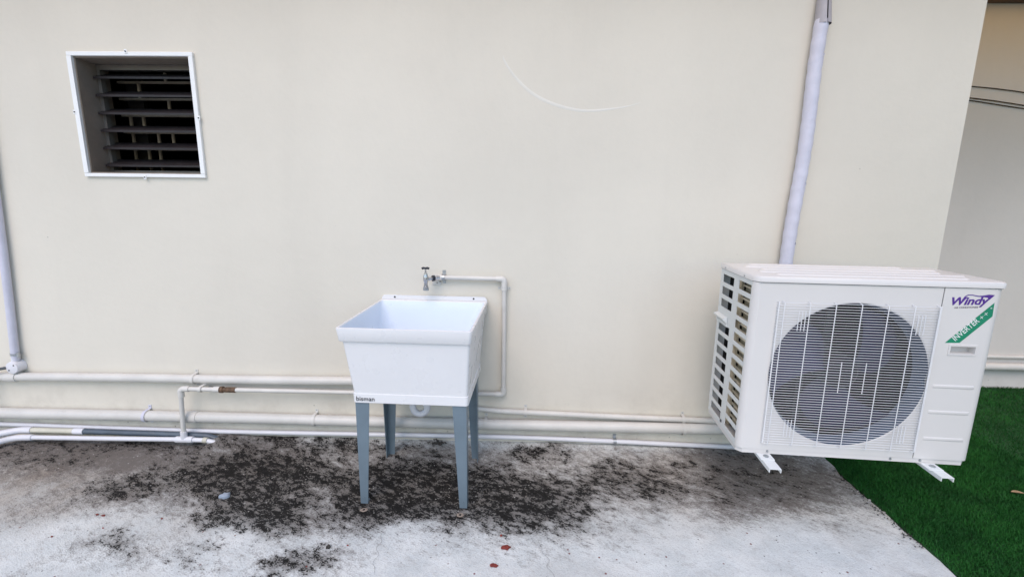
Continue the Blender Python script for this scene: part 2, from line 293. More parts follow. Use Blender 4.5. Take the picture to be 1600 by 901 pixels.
# artificial turf: backing sheet and its fibres
tb = MB().box(EDGE+.004, 8, -5, 1.09, -.028, .004).build('artificial_turf', 'backing', None, False); struct(tb)
def turf():
    a1 = rng.random((150000, 2))*np.array([1.15, 2.35])+np.array([EDGE, -1.25]); a2 = rng.random((70000, 2))*np.array([1.6, 2.3])+np.array([EDGE+1.15, -1.2])
    a3 = rng.random((30000, 2))*np.array([3, 3.5])+np.array([EDGE, -4.7])
    q = np.concatenate([a1, a2, a3]); q = q[q[:, 0] > EDGE+(noise2(q[:, 1], q[:, 1]*0, 14, 9)-.5)*.03+.001]; n = len(q)
    th = rng.random(n)*2*PI; wdt = rng.uniform(.0013, .0024, n); hgt = rng.uniform(.016, .028, n)*(.8+.4*noise2(q[:, 0], q[:, 1], 9, 31)); ln = rng.uniform(.2, .95, n)*hgt; la = rng.random(n)*2*PI+noise2(q[:, 0], q[:, 1], 3, 33)*5
    V = np.zeros((n, 3, 3)); V[:, 0, :2] = q+np.stack([np.cos(th), np.sin(th)], 1)*wdt[:, None]; V[:, 1, :2] = q-np.stack([np.cos(th), np.sin(th)], 1)*wdt[:, None]; V[:, :2, 2] = .003
    V[:, 2, :2] = q+np.stack([np.cos(la), np.sin(la)], 1)*ln[:, None]; V[:, 2, 2] = hgt
    V[:, 2, 1] = np.minimum(V[:, 2, 1], 1.085)
    me = bpy.data.meshes.new('turf_fibres'); me.vertices.add(n*3); me.vertices.foreach_set('co', V.ravel()); me.loops.add(n*3); me.loops.foreach_set('vertex_index', np.arange(n*3)); me.polygons.add(n); me.polygons.foreach_set('loop_start', np.arange(n)*3); me.update(calc_edges=True)
    a = me.attributes.new('tone', 'FLOAT', 'POINT'); a.data.foreach_set('value', np.repeat(np.clip(rng.normal(.5, .22, n), 0, 1), 3).astype(np.float32))
    t = NT('turf_fibre_green'); at = t.n('Attribute', {}, attribute_name='tone').outputs['Fac']
    c = t.mix(at, (.006, .058, .010), (.034, .185, .030)); c = t.mix(t.ramp(t.noise(4, 5, .6), .38, .66, 0, .7), c, (.008, .060, .012)); c = t.mix(t.ramp(t.noise(90, 2), .66, .76, 0, .5), c, (.09, .16, .05)); t.b.inputs['Specular IOR Level'].default_value = .2; m = t.done(c, .65)
    me.materials.append(m); o = bpy.data.objects.new('turf_fibres', me); C.objects.link(o); o['kind'] = 'stuff'; return tag(o, 'dense dark green artificial grass fibres right of the concrete', 'artificial grass')
turf()

# ------------------------------------------------------------------ the house
CX = 2.236; ZT = 2.86
house = tag(empty('house', (0, 0, 0)), 'cream rendered house wall with a louvred window and a recessed corner', 'house')
wh = (-2.353, -1.737, 1.558, 2.147)
wl = grid_panel([-7, -2.353, -1.737, CX], [-.03, 1.558, 2.147, ZT], [wh], .20, lambda u, v, d: (u, d, v)).build('wall', 'wall', house, False)
MB().box(CX-.2, CX, .2005, 1.09, -.03, ZT).build('side_wall', 'wall', house, False)
MB().box(CX-.2, 8, 1.0905, 1.29, -.03, ZT).build('recess_wall', 'rwall', house, False)
MB().box(-7.2, CX, .0, 4.5, ZT+.003, ZT+.18).build('roof', 'roof', house, False)
MB().box(CX+.002, 8.2, 1.09, 4.5, ZT+.003, ZT+.18).build('roof', 'roof', house, False)
MB().box(CX+.002, 8.2, 1.03, 1.088, ZT-.035, ZT+.02).build('timber_beam', 'timber', house, False)
MB().loft([[(-7.2, -.40, ZT+.08), (-7.2, 0, ZT+.19), (-7.2, 1.3, ZT+.21)], [(8.2, -.40, ZT+.08), (8.2, 0, ZT+.19), (8.2, 1.3, ZT+.21)]], closed=False).build('added_tint_sheet', 'added_tint_sheet', house, False)  # added unseen sheet that tints the light on the wall tops
for nm, b in (('back_wall', (-7, 8, 4.2, 4.4, -.03, ZT)), ('end_wall', (-7, -6.8, .2005, 4.1995, -.03, ZT)), ('end_wall', (7.8, 8, 1.291, 4.1995, -.03, ZT))): MB().box(*b).build(nm, 'wall', house, False)
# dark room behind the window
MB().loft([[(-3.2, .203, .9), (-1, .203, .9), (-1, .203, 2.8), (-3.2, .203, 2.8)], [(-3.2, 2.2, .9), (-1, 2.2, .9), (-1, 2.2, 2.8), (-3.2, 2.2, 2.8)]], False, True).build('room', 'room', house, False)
# faint pale arc, slightly raised on the wall face
from mathutils import geometry as G_
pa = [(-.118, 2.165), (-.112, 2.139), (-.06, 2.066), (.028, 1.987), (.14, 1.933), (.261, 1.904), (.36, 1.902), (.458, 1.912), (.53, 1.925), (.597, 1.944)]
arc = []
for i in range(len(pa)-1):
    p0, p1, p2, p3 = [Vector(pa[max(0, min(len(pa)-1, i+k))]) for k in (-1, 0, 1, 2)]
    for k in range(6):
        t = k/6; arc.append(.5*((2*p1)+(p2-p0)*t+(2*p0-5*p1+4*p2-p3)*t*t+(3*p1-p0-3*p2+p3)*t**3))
n = len(arc); MB().loft([[(q.x+dx*s_, -.0002-h_*s_, q.y+dz*s_) for dx, dz, h_ in ((-.005, -.007, 0), (0, 0, .0013), (.005, .007, 0))] for q, s_ in ((q, math.sin(PI*(k+.4)/(n+.4))**.6) for k, q in enumerate(arc))], closed=False).build('pale_arc', 'wall_arc', house)

# window: white screen frame, reveal, six louvre slats, iron grille behind
win = MB()
x0, x1, z0, z1 = -2.377, -1.715, 1.539, 2.168
for b in ((x0, x1, -.014, -.0005, 2.147, z1), (x0, x1, -.014, -.0005, z0, 1.558)): win.box(*b, b=.002)
for b in ((x0, -2.353, -.0155, -.0005, 1.5585, 2.1465), (-1.737, x1, -.0155, -.0005, 1.5585, 2.1465)): win.box(*b, b=.002)
win = win.build('window', 'winframe', house, False); win['label'] = 'small square louvred window with white frame'
rv = MB()
for a in (((-2.3525, .0), (-2.3465, .13)),): pass
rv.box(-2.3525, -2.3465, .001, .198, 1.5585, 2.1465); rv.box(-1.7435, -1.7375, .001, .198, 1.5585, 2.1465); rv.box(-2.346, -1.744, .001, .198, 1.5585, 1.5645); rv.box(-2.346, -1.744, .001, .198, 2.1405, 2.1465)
rv.build('reveal', 'jamb', win, False)  # shade of the reveal painted in as dark brown
af = MB(); af.box(-2.346, -2.328, .118, .150, 1.565, 2.140); af.box(-1.762, -1.744, .118, .150, 1.565, 2.140); af.box(-2.3275, -1.7625, .118, .150, 1.565, 1.580); af.box(-2.3275, -1.7625, .118, .150, 2.112, 2.140)
af.build('louvre_frame', 'alu', win, False)
dz = math.tan(R(20))*.10; m = MB(); yf, yb = .085, .182; t_ = .011
m.loft([[(xx, yf, -dz/2), (xx, yf, -dz/2+t_), (xx, yb, dz/2+t_), (xx, yb, dz/2)] for xx in (-.296, .296)], True, True)
sl0 = m.build('louvre_slat', 'slat', win, False); zs = (2.078, 1.986, 1.894, 1.802, 1.710, 1.617)
sl0.location = (-2.045, 0, zs[0])
for z in zs[1:]: copy(sl0, win, (-2.045, 0, z))
gz = (2.081, 1.990, 1.899, 1.805, 1.711)
for z in gz: MB().box(-2.36, -1.70, .258, .270, z-.006, z+.006).build('grille_bar', 'grillebar', win, False)
for xs_, za, zb in (((-2.075,), gz[0], 2.14), ((-2.237,), gz[1], gz[0]), ((-2.071,), gz[2], gz[1]), ((-2.31, -2.233), gz[3], gz[2]), ((-2.308, -2.069, -2.156), gz[4], gz[3]), ((-2.308, -2.225, -2.158), 1.57, gz[4])):
    for x in xs_: MB().box(x-.0065, x+.0065, .2585, .2695, za+.0062, zb-.0062).build('grille_bar', 'grillebar', win, False)
MB().box(-2.345, -2.25, .30, .33, 1.5, 2.2).build('inner_frame', 'fins', win, False)
for x, z, v in ((-2.06, 2.168, 1), (-2.045, 1.539, 1), (-2.377, 1.87, 0), (-1.715, 1.845, 0)):
    q = MB().box(x-.007, x+.007, -.0165, -.0145, z-.011, z+.011, .0008).build('screen_clip', 'winframe', win, False); MB().cyl((x, -.0195, z), (x, -.0167, z), .0032, 8).build('screw', 'black', q)

# ------------------------------------------------------------------ pipes along the wall
def clip(parent, p, r, axis, mat, tabs=True, name='pipe_clip'):
    """saddle clip: band round the pipe and tabs screwed to the wall; axis 'x' or 'z' = pipe direction"""
    x, y, z = p; m = MB(); wd = .009; n = 12; rr_ = r+.0025
    L = [[], []]
    for k in range(n+1):
        a = PI/2+PI*k/n     # front half, from top to bottom
        u = math.sin(a); v = math.cos(a)
        for s_, l in ((-1, L[0]), (1, L[1])): l.append((x+s_*wd, y+v*rr_, z+u*rr_) if axis == 'x' else (x+u*rr_, y+v*rr_, z+s_*wd))
    for l in L:
        a, b = l[0], l[-1]; l.insert(0, (a[0], -.0015, a[2])); l.append((b[0], -.0015, b[2]))
    m.loft(L, closed=False)
    for s_ in (-1, 1):
        if axis == 'x': m.box(x-wd, x+wd, -.003, -.0005, z+s_*(rr_+.010)-.010, z+s_*(rr_+.010)+.010)
        else: m.box(x+s_*(rr_+.010)-.010, x+s_*(rr_+.010)+.010, -.003, -.0005, z-wd, z+wd)
    c = m.build(name, mat, parent)
    for s_ in (-1, 1):
        q = (x, -.0045, z+s_*(rr_+.012)) if axis == 'x' else (x+s_*(rr_+.012), -.0045, z)
        MB().cyl(q, (q[0], -.0025, q[2]), .0035, 8).build('screw', 'steel', c)
    return c
def sleeve(parent, a, b, r, mat, name='coupling'): return MB().cyl(a, b, r, 18).build(name, mat, parent)
def elbow(parent, p, d1, d2, r, mat, arm=.045, name='elbow'):
    p = Vector(p); return MB().tube(arc_path([p+Vector(d1)*arm, p, p+Vector(d2)*arm], .035), r+.004, 16).build(name, mat, parent)
def wob(x0, x1, y, z0, z1, n, amp):
    return [(x0+(x1-x0)*k/n, y+amp*.4*math.sin(k*1.3), z0+(z1-z0)*k/n+amp*math.sin(k*.9+1)) for k in range(n+1)]

up = MB().tube(wob(-4.5, -.62, -.030, .374, .413, 14, .0025), .025, 20).build('drain_pipe', 'pvc')
tag(up, 'upper cream drain pipe running along the wall left of the tub', 'pipe')
clip(up, (-1.90, -.030, .399), .0265, 'x', 'pvc'); sleeve(up, (-3.02, -.031, .387), (-2.95, -.031, .388), .0285, 'pvc')
elbow(up, (-.62, -.030, .413), (-1, 0, 0), (.25, -.6, .5), .025, 'pvc')
lo = MB().tube(wob(-4.5, 2.1, -.034, .163, .162, 18, .002), .031, 20).build('drain_pipe', 'pvc'); tag(lo, 'lower cream drain pipe running the length of the wall just above the floor', 'pipe')
for x, mt in ((-2.21, 'tape'), (-1.205, 'pvc'), (-.20, 'pvc'), (.94, 'pvc')): clip(lo, (x, -.034, .163), .0325, 'x', mt)
sleeve(lo, (-1.98, -.034, .164), (-1.90, -.034, .164), .0345, 'pvc')
th = MB().tube([(-.34, -.022, .262), (-.34, -.022, .262-.004), (-.12, -.022, .239), (.2, -.022, .2305), (.6, -.022, .220), (1.05, -.022, .211), (2.0, -.022, .19)], .0155, 16).build('waste_pipe', 'pvc')
tag(th, 'thin cream waste pipe sloping from behind the tub to the air conditioner', 'pipe')
clip(th, (.03, -.022, .235), .017, 'x', 'pvc'); clip(th, (.94, -.022, .2135), .017, 'x', 'pvc')
cdt = MB().tube(arc_path([(-4.5, -.018, .092), (-3.122, -.018, .080), (-2.4, -.018, .070), (-1.74, -.018, .066), (-1.0, -.018, .071), (-.121, -.018, .076), (.3, -.018, .071), (.555, -.018, .065), (1.218, -.018, .046), (2.0, -.018, .035)], .25), .0135, 14).build('conduit', 'white_pvc')
tag(cdt, 'thin bright white conduit along the foot of the wall', 'conduit'); clip(cdt, (.555, -.018, .065), .015, 'x', 'steel')

# water supply line: tap > along > down > along the wall > down to the floor
r_ = .0125
sp = [(-.47, -.028, 1.021), (-.100, -.028, 1.018), (-.100, -.028, .346), (-1.0, -.055, .349), (-1.945, -.085, .361), (-1.958, -.088, .075)]
sup = MB().tube(arc_path(sp, .03), r_, 14).build('water_pipe', 'pvc'); tag(sup, 'thin cream water pipe looping from the tap round the tub to the floor tee', 'pipe')
elbow(sup, sp[1], (-1, 0, 0), (0, 0, -1), r_, 'pvc'); elbow(sup, sp[2], (0, 0, 1), (-1, 0, 0), r_, 'pvc'); elbow(sup, sp[4], (1, .03, -.012), (0, 0, -1), r_, 'pvc', .05)
elbow(sup, (-.47, -.028, 1.021), (1, 0, 0), (-.3, -.5, 0), r_, 'pvc', .03)
clip(sup, (-.435, -.028, 1.021), .014, 'x', 'steel'); clip(sup, (-.100, -.028, .963), .014, 'z', 'pvc'); clip(sup, (-1.83, -.083, .3595), .014, 'x', 'pvc')
vx = Vector((-1, -.032, .013)).normalized(); q0 = Vector((-1.63, -.075, .357))
cp = MB().tube([q0, q0+vx*.055], .0165, 8).build('brass_coupling', 'brass', sup, False); cp['label'] = 'rusty brass union in the water pipe'
MB().tube([q0+vx*.055, q0+vx*.07, q0+vx*.071, q0+vx*.09], [.0145, .0145, .019, .019], 10).build('union_nut', 'brass', cp, False)
sleeve(sup, q0+vx*.09, q0+vx*.125, .0165, 'pvc')

# floor-level pipes at the left
fl = MB().tube(arc_path([(-3.35, -.44, .034), (-3.12, -.27, .036), (-2.95, -.095, .040), (-2.4, -.092, .044), (-1.958, -.088, .048), (-1.81, -.088, .046), (-1.70, -.088, .000)], .05), .0135, 14).build('floor_pipe', 'white_pvc')
tag(fl, 'white floor pipe with a tee, lying in front of the grey pipe', 'pipe')
MB().tube(arc_path([(-3.06, -.21, .037), (-2.955, -.099, .0398), (-2.86, -.0945, .0405)], .04), .0175, 14).build('elbow', 'white_pvc', fl)
MB().cyl((-2.005, -.0885, .0477), (-1.905, -.0878, .0488), .0185, 16).build('tee', 'white_pvc', fl); MB().cyl((-1.957, -.088, .052), (-1.957, -.088, .098), .0178, 16).build('tee_branch', 'white_pvc', fl)
sleeve(fl, (-1.845, -.088, .0472), (-1.82, -.088, .0465), .0165, 'beige_pvc')
bp = MB().tube(arc_path([(-3.35, -.34, .050), (-3.05, -.10, .062), (-2.96, -.055, .066), (-2.60, -.052, .064)], .05), .0165, 14).build('beige_pipe', 'beige_pvc'); tag(bp, 'yellowish beige pipe at the far left foot of the wall', 'pipe')
MB().tube(arc_path([(-3.07, -.115, .0613), (-2.965, -.056, .0658), (-2.90, -.0545, .066)], .04), .020, 14).build('elbow', 'white_pvc', bp); sleeve(bp, (-2.645, -.0524, .064), (-2.585, -.052, .064), .0195, 'white_pvc')
gp = MB().tube([(-2.584, -.052, .064), (-2.2, -.052, .061), (-1.85, -.052, .056), (-1.70, -.052, .01)], .0165, 14).build('grey_pipe', 'grey_pvc'); tag(gp, 'dark grey pipe lying behind the white floor pipe', 'pipe')

# conduit and round junction box at the left edge
co = MB().tube([(-2.949, -.026, .492), (-2.944, -.026, .56), (-2.920, -.026, .85), (-2.899, -.026, 1.13), (-2.87, -.026, 1.6), (-2.83, -.026, 2.3), (-2.80, -.026, ZT)], .0195, 16).build('conduit', 'tape'); tag(co, 'white vertical conduit at the left edge above the round junction box', 'conduit')
cb = MB().tube([(-2.947, -.026, .522), (-2.946, -.026, .534)], .0225, 14).build('hose_clamp', 'steel', co); MB().box(-2.925, -2.913, -.04, -.028, .512, .54).build('clamp_screw', 'steel', cb)
jb = MB(); jb.tube([(-2.951, -.001, .452), (-2.951, -.046, .452), (-2.951, -.050, .452)], [.036, .036, .033], 28); jb = jb.build('junction_box', 'white_pvc'); tag(jb, 'round white junction box sitting on the upper drain pipe', 'junction box')
MB().cyl((-2.951, -.030, .482), (-2.949, -.028, .512), .017, 14).build('spigot', 'white_pvc', jb)
lid = MB().tube([(-2.951, -.0502, .452), (-2.951, -.0545, .452), (-2.951, -.056, .452)], [.035, .035, .032], 28).build('lid', 'white_pvc', jb)
for dx, dz_ in ((.016, .016), (-.016, -.014)): MB().cyl((-2.951+dx, -.0575, .452+dz_), (-2.951+dx, -.0558, .452+dz_), .0042, 8).build('screw', 'black', lid)
tag(MB().tube(arc_path([(-2.983, -.05, .452), (-3.05, -.062, .44), (-3.12, -.07, .37), (-3.16, -.08, .18), (-3.2, -.09, .02)], .06), .0085, 10).build('cable', 'grey_cable'), 'dark grey cable leaving the round junction box to the left', 'cable')

# taped refrigerant line above the air conditioner
pts = []; rad = []
for k in range(60):
    t = k/59; z = .80+t*1.52; bend = .012*math.sin(t*5.5)+.008*math.sin(t*11+1)
    pts.append((1.392+.048*smooth((z-.8)/1.5)+bend*.6, -.040, z)); rad.append(.0315+.0016*math.sin(k*2.1)+.0012*random.random())
ln = MB().tube(pts, rad, 20).build('refrigerant_line', 'tape', None, True, 60); tag(ln, 'white tape-wrapped refrigerant line rising up the wall behind the air conditioner', 'pipe')
wp = MB()
for k in (3, 9, 14, 16, 23, 28, 35, 41, 44, 52, 56):       # overlapping turns of tape
    a = Vector(pts[k]); rr2 = rad[k]+.0014; L = []
    for d0 in (0., .010):
        L.append([(a.x+math.cos(2*PI*j/20)*rr2, a.y+math.sin(2*PI*j/20)*rr2, a.z+d0+.020*math.cos(2*PI*j/20)) for j in range(21)])
    wp.loft(L, closed=False)
wp.build('tape_turns', 'tape', ln)['kind'] = 'stuff'
sl_ = MB()
for sgn in (-1, 1):
    L = []
    for k in range(9):
        t = k/8; z = 2.30+.16*t; L.append([(1.438+sgn*(.003+.034*math.sin(PI*j/8)*(1-.25*t)), -.040-.037*math.cos(PI*j/8)*(1-.2*t)+.02*t, z) for j in range(9)])
    sl_.loft(L, closed=False)
sl_.build('sleeve_end', 'duct_end', ln)
MB().tube([(1.438, -.03, 2.30), (1.438, -.03, 2.45), (1.438, .01, 2.52)], .025, 12).build('inner_tube', 'grey_cable', ln)

# recess wall: pipe, trunking, cables
rp = MB().tube([(CX+.01, 1.052, .198), (8, 1.052, .198)], .031, 16).build('drain_pipe', 'pvc'); tag(rp, 'cream pipe on the recessed wall right of the air conditioner', 'pipe')
rt2 = MB().tube([(CX+.01, 1.074, .272), (8, 1.074, .272)], .014, 12).build('thin_pipe', 'pvc'); tag(rt2, 'thin cream pipe just above the pipe on the recessed wall', 'pipe')
for i, (za, zb, lab) in enumerate(((2.30, 2.215, 'topmost black cable crossing the recessed wall'), (2.215, 2.137, 'middle black cable crossing the recessed wall'), (2.197, 2.121, 'lowest black cable crossing the recessed wall'))):
    tag(MB().tube([(2.26+5.5*k/40, 1.083, za+(zb-za)*(2.26+5.5*k/40-3.05)/.72+.006*math.sin(k*.9+i)) for k in range(41)], .0036, 8).build('cable', 'cable'), lab, 'cable', 'cables on the recessed wall')

# ------------------------------------------------------------------ water tap
tap = tag(empty('water_tap', (-.52, -.09, .97)), 'small chrome water tap on the wall above the tub', 'tap')
b = MB().tube([(0, 0, .0), (0, 0, .012), (0, 0, .013), (0, 0, .03), (0, 0, .046), (0, 0, .062), (0, 0, .075)], [.0135, .0135, .0105, .010, .0145, .0145, .011], 16); b.build('body', 'chrome', tap)
MB().tube([(0, 0, .075), (0, 0, .084), (0, 0, .085), (0, 0, .105)], [.010, .009, .0045, .0045], 12).build('stem', 'chrome', tap)
MB().tube([(-.020, 0, .108), (-.010, 0, .111), (0, 0, .110), (.010, 0, .111), (.020, 0, .108)], [.006, .0065, .0055, .0065, .006], 10).build('handle', 'motor', tap)
MB().tube([(.0, 0, .05), (.022, .018, .050), (.035, .030, .051), (.036, .031, .051), (.062, .055, .051)], [.010, .0095, .0095, .0125, .0125], 14).build('inlet', 'chrome', tap)
MB().tube([(.030, .0255, .051), (.040, .034, .051)], .0165, 6).build('hex_nut', 'motor', tap, False)
MB().tube([(0, 0, -.010), (0, 0, .004)], .0155, 16).build('hose_thread', 'steel', tap)
wpz = MB().box(.018, .068, .0855, .0895, .005, .060, .001).build('wall_plate', 'pvc', tap, False)
for x, z in ((.045, .016), (.062, .024)): MB().cyl((x, .083, z), (x, .0858, z), .003, 8).build('screw', 'brass', wpz)

# ------------------------------------------------------------------ laundry tub
tub = tag(empty('laundry_tub', (-.491, -.006, .0), -.032), 'white plastic laundry tub on four blue-grey metal legs', 'laundry tub')
o = .006
L = [rrect(-.262+o, .262+o, -.556, -.104, .520, .012), rrect(-.266+o, .266+o, -.560, -.100, .523, .014), rrect(-.2665+o, .2665+o, -.562, -.098, .563, .014), rrect(-.2665+o, .2665+o, -.562, -.098, .566, .014), rrect(-.2635+o, .2635+o, -.559, -.101, .568, .014),
     rrect(-.284+o/2, .284+o/2, -.598, -.022, .826, .014), rrect(-.292, .292, -.608, -.010, .828, .014), rrect(-.294, .294, -.611, -.008, .832, .015), rrect(-.3, .3, -.619, -.001, .886, .015), rrect(-.2995, .2995, -.6185, -.0015, .890, .014),
     rrect(-.297, .297, -.616, -.004, .8915, .012), rrect(-.290, .290, -.609, -.036, .8915, .014), rrect(-.287, .287, -.606, -.040, .888, .016)]
basin = MB().loft(L, True, False).build('basin', 'tub', tub, True, 40)
MB().loft([rrect(-.287, .287, -.606, -.040, .888, .016), rrect(-.280, .280, -.596, -.050, .84, .06), rrect(-.268, .268, -.575, -.08, .70, .10), rrect(-.252, .252, -.545, -.118, .60, .12), rrect(-.23, .23, -.52, -.14, .565, .12), rrect(-.19, .19, -.49, -.17, .550, .11), rrect(-.04, .04, -.37, -.29, .538, .03)], False, True).build('inner_basin', 'sky_tint', tub, True, 60)  # blue of the sky light is painted into this inner surface
MB().tube([(0, -.33, .5385), (0, -.33, .5415)], .034, 20).build('drain', 'chrome', basin)
fl_ = MB().prism_y([(-.296, .892), (.296, .892), (.296, .899), (.284, .914), (-.284, .914), (-.296, .899)], -.0105, -.0015).build('back_flange', 'tub', tub, False)
for x in (-.222, .222): MB().cyl((x, -.0118, .903), (x, -.0098, .903), .0052, 10).build('screw_hole', 'black', fl_)
lettering('bisman', 'ink', basin, -.243, -.5632, .533, .084, .021, space=1.02)
for sx in (-1, 1):
    for fr in (1, 0):
        y = -.552 if fr else -.130; sg = 1 if fr else -1; X_ = lambda v: sx*v+o*.8
        m = MB(); th_ = .003
        m.prism_y([(X_(.258), 0), (X_(.222), 0), (X_(.193), .5195), (X_(.258), .5195)], y, y+th_*sg)
        ya, yb, yc = y+sg*th_*1.02, y+sg*.036, y+sg*.064
        m.loft([[(X_(.2578), ya, 0), (X_(.2578), yb, 0), (X_(.2578), yc, .5194), (X_(.2578), ya, .5194)], [(X_(.2548), ya, 0), (X_(.2548), yb, 0), (X_(.2548), yc, .5194), (X_(.2548), ya, .5194)]], True, True)
        m.box(min(X_(.2545), X_(.225)), max(X_(.2545), X_(.225)), min(ya, yb), max(ya, yb), .0005, .004)
        lg = m.build('leg', 'leg', tub, False)
        MB().cyl((X_(.240), y-.0022*(1 if fr else -1), .030), (X_(.240), y, .030), .0045, 8).build('bolt', 'leg', lg)
tr = [(.02, -.30, .53), (.02, -.30, .388)]+[(-.018+.038*math.cos(a), -.30, .388+.038*-math.sin(a)) for a in np.linspace(.2, PI-.2, 9)]+[(-.056, -.30, .388), (-.056, -.295, .44), (-.056, -.26, .45), (-.05, -.10, .45), (-.05, -.003, .45)]
MB().tube(tr, .0175, 14).build('drain_trap', 'white_pvc', tub); MB().cyl((.02, -.30, .40), (.02, -.30, .43), .0235, 14).build('trap_nut', 'white_pvc', tub)

# ------------------------------------------------------------------ air conditioner
W, D, H = .943, .40, .762
ac = tag(empty('air_conditioner', (.951, -.642, .369), -.072), 'white air conditioner outdoor unit with round fan behind a wire grille', 'air conditioner')
ch = .024
MB().prism([(.004, ch), (ch+.002, .004), (W-.03, .004), (W-.004, .03), (W-.004, D-.006), (.004, D-.006)], 0, .026).build('base_tray', 'ac', ac, False)
# front panel: flat sheet with a round opening, chamfered left corner and the fan shroud
FX0, FX1, FZ0, FZ1 = ch, .7165, .022, .7575; fc_x, fc_z, fr_ = .408, .371, .309
angs = sorted(set([2*PI*k/72 for k in range(72)]+[math.atan2(z-fc_z, x-fc_x) % (2*PI) for x in (FX0, FX1) for z in (FZ0, FZ1)]))
def rect_hit(a):
    c, s_ = math.cos(a), math.sin(a); t = min((((FX1 if c > 0 else FX0)-fc_x)/c) if abs(c) > 1e-9 else 9, (((FZ1 if s_ > 0 else FZ0)-fc_z)/s_) if abs(s_) > 1e-9 else 9); return (fc_x+c*t, 0, fc_z+s_*t)
cir = lambda r, y: [(fc_x+math.cos(a)*r, y, fc_z+math.sin(a)*r) for a in angs]
m = MB().loft([[rect_hit(a) for a in angs], cir(fr_+.006, 0), cir(fr_+.002, .003)])
m.loft([[(FX0, 0, z), (ch*.6, .003, z), (.003, ch*.6, z), (0, ch, z)] for z in (FZ0, FZ1)], closed=False)
m.add([(FX1, 0, FZ0), (FX1, 0, FZ1), (FX1, .02, FZ1), (FX1, .02, FZ0)], [(0, 1, 2, 3)])
m.loft([[rect_hit(a) for a in angs], [(x, .012, z) for x, y, z in (rect_hit(a) for a in angs)]])
m.build('front_panel', 'ac', ac, True, 30)
MB().loft([cir(fr_+.002, .0032), cir(fr_, .010), cir(fr_-.006, .03), cir(fr_-.008, .075)]).build('fan_shroud', 'shroud', ac)  # white shroud, its shade painted in as dark blue-grey
# control panel on the right, with recessed grip, rounded right corner
cx0, cx1 = .7195, .905; rc = (.776, .874, .487, .523)
cpn = grid_panel([cx0, rc[0], rc[1], cx1], [FZ0, rc[2], rc[3], FZ1], [rc], .004, lambda u, v, d: (u, -.001+d, v))
prof = [(cx1+math.sin(a)*(W-cx1), -.001+(1-math.cos(a))*.036) for a in np.linspace(0, PI/2, 9)]+[(W, D-.008)]
cpn.loft([[(x, y, z) for x, y in prof] for z in (FZ0, FZ1)], closed=False)
cpn = cpn.build('control_panel', 'ac', ac, True, 30)
gr = MB(); gr.loft([[(x, -.004, z) for x, z in ((rc[0]-.004, rc[2]-.004), (rc[1]+.004, rc[2]-.004), (rc[1]+.004, rc[3]+.004), (rc[0]-.004, rc[3]+.004))], [(x, -.004, z) for x, z in ((rc[0]+.003, rc[2]+.003), (rc[1]-.003, rc[2]+.003), (rc[1]-.003, rc[3]-.003), (rc[0]+.003, rc[3]-.003))], [(x, .030, z) for x, z in ((rc[0]+.004, rc[2]+.004), (rc[1]-.004, rc[2]+.004), (rc[1]-.004, rc[3]-.006), (rc[0]+.004, rc[3]-.006))]], False, True)
gr.loft([[(x, -.004, z) for x, z in ((rc[0]-.004, rc[2]-.004), (rc[1]+.004, rc[2]-.004), (rc[1]+.004, rc[3]+.004), (rc[0]-.004, rc[3]+.004))], [(x, -.0005, z) for x, z in ((rc[0]-.005, rc[2]-.005), (rc[1]+.005, rc[2]-.005), (rc[1]+.005, rc[3]+.005), (rc[0]-.005, rc[3]+.005))]])
gr.build('recessed_grip', 'ac', cpn, False)
for z in (.348, .235, .116):
    m = MB(); n = 8
    m.loft([[(x, -.0012-dp*math.sin(PI*j/n), z-.0075*math.cos(PI*j/n)) for j in range(n+1)] for x, dp in ((.742, .0), (.748, .003), (.891, .003), (.897, .0))], closed=False); m.build('embossed_rib', 'ac', cpn)
# left side panel with two columns of openings
rows = [.720-.0593*k for k in range(12)]; holes = [(.030, .165, z-.0195, z+.0195) for z in rows]+[(.222, .362, z-.0195-.003, z+.0195-.003) for k, z in enumerate(rows) if k != 3]
us = [ch, .030, .165, .222, .362, D-.006]; vs = [FZ0, FZ1]+[v for h in holes for v in h[2:]]
sp_ = grid_panel(us, vs, holes, .003, lambda u, v, d: (d*1.0, u, v)).build('side_panel', 'ac_side', ac, False)
hd = MB(); hd.prism_y([(-.001, .512), (-.022, .532), (-.022, .537), (-.001, .545)], .255, .385); hd.box(-.004, -.0005, .245, .395, .498, .512, .001); hd.build('side_handle', 'ac_side', sp_, False)
MB().box(-.003, .0, .20, .215, .040, .052, .0008).build('side_hook', 'motor', sp_, False)
# coil seen through the openings
cl = MB().box(.045, .052, .012, .196, .03, .75).build('coil_end_plate', 'coilplate', ac, False)
tb0 = MB().tube([(.034, .016, 0), (.034, .19, 0)], .0052, 8).build('coil_tube', 'coiltube', cl); tb0.location = (0, 0, .0597)
for k in range(1, 24): copy(tb0, cl, (0, 0, .0597+k*.02965))
MB().box(.030, .040, .205, .236, .03, .75).build('coil_edge', 'coiltube', cl, False)
fn = MB().box(.050, .060, .237, .385, .03, .75).build('coil_fins', 'fins', ac, False)
f0 = MB().box(.040, .0495, .240, .2415, .03, .75).build('fin', 'fins', fn, False)
for k in range(1, 15): copy(f0, fn, (0, k*.0098, 0))
MB().box(.062, .935, .300, .310, .028, .752).build('condenser', 'inner', ac, False)
MB().box(.7185, .7225, .006, .299, .028, .752).build('partition', 'inner', ac, False)
MB().box(.012, .935, .392, .396, .028, .752).build('back_panel', 'ac_side', ac, False)
MB().box(.061, .717, .076, .299, .028, .034).build('inner_floor', 'inner', ac, False)
MB().box(.062, .717, .076, .299, .744, .752).build('inner_roof', 'inner', ac, False)
MB().box(.0535, .0605, .012, .299, .035, .743).build('inner_side', 'inner', ac, False)
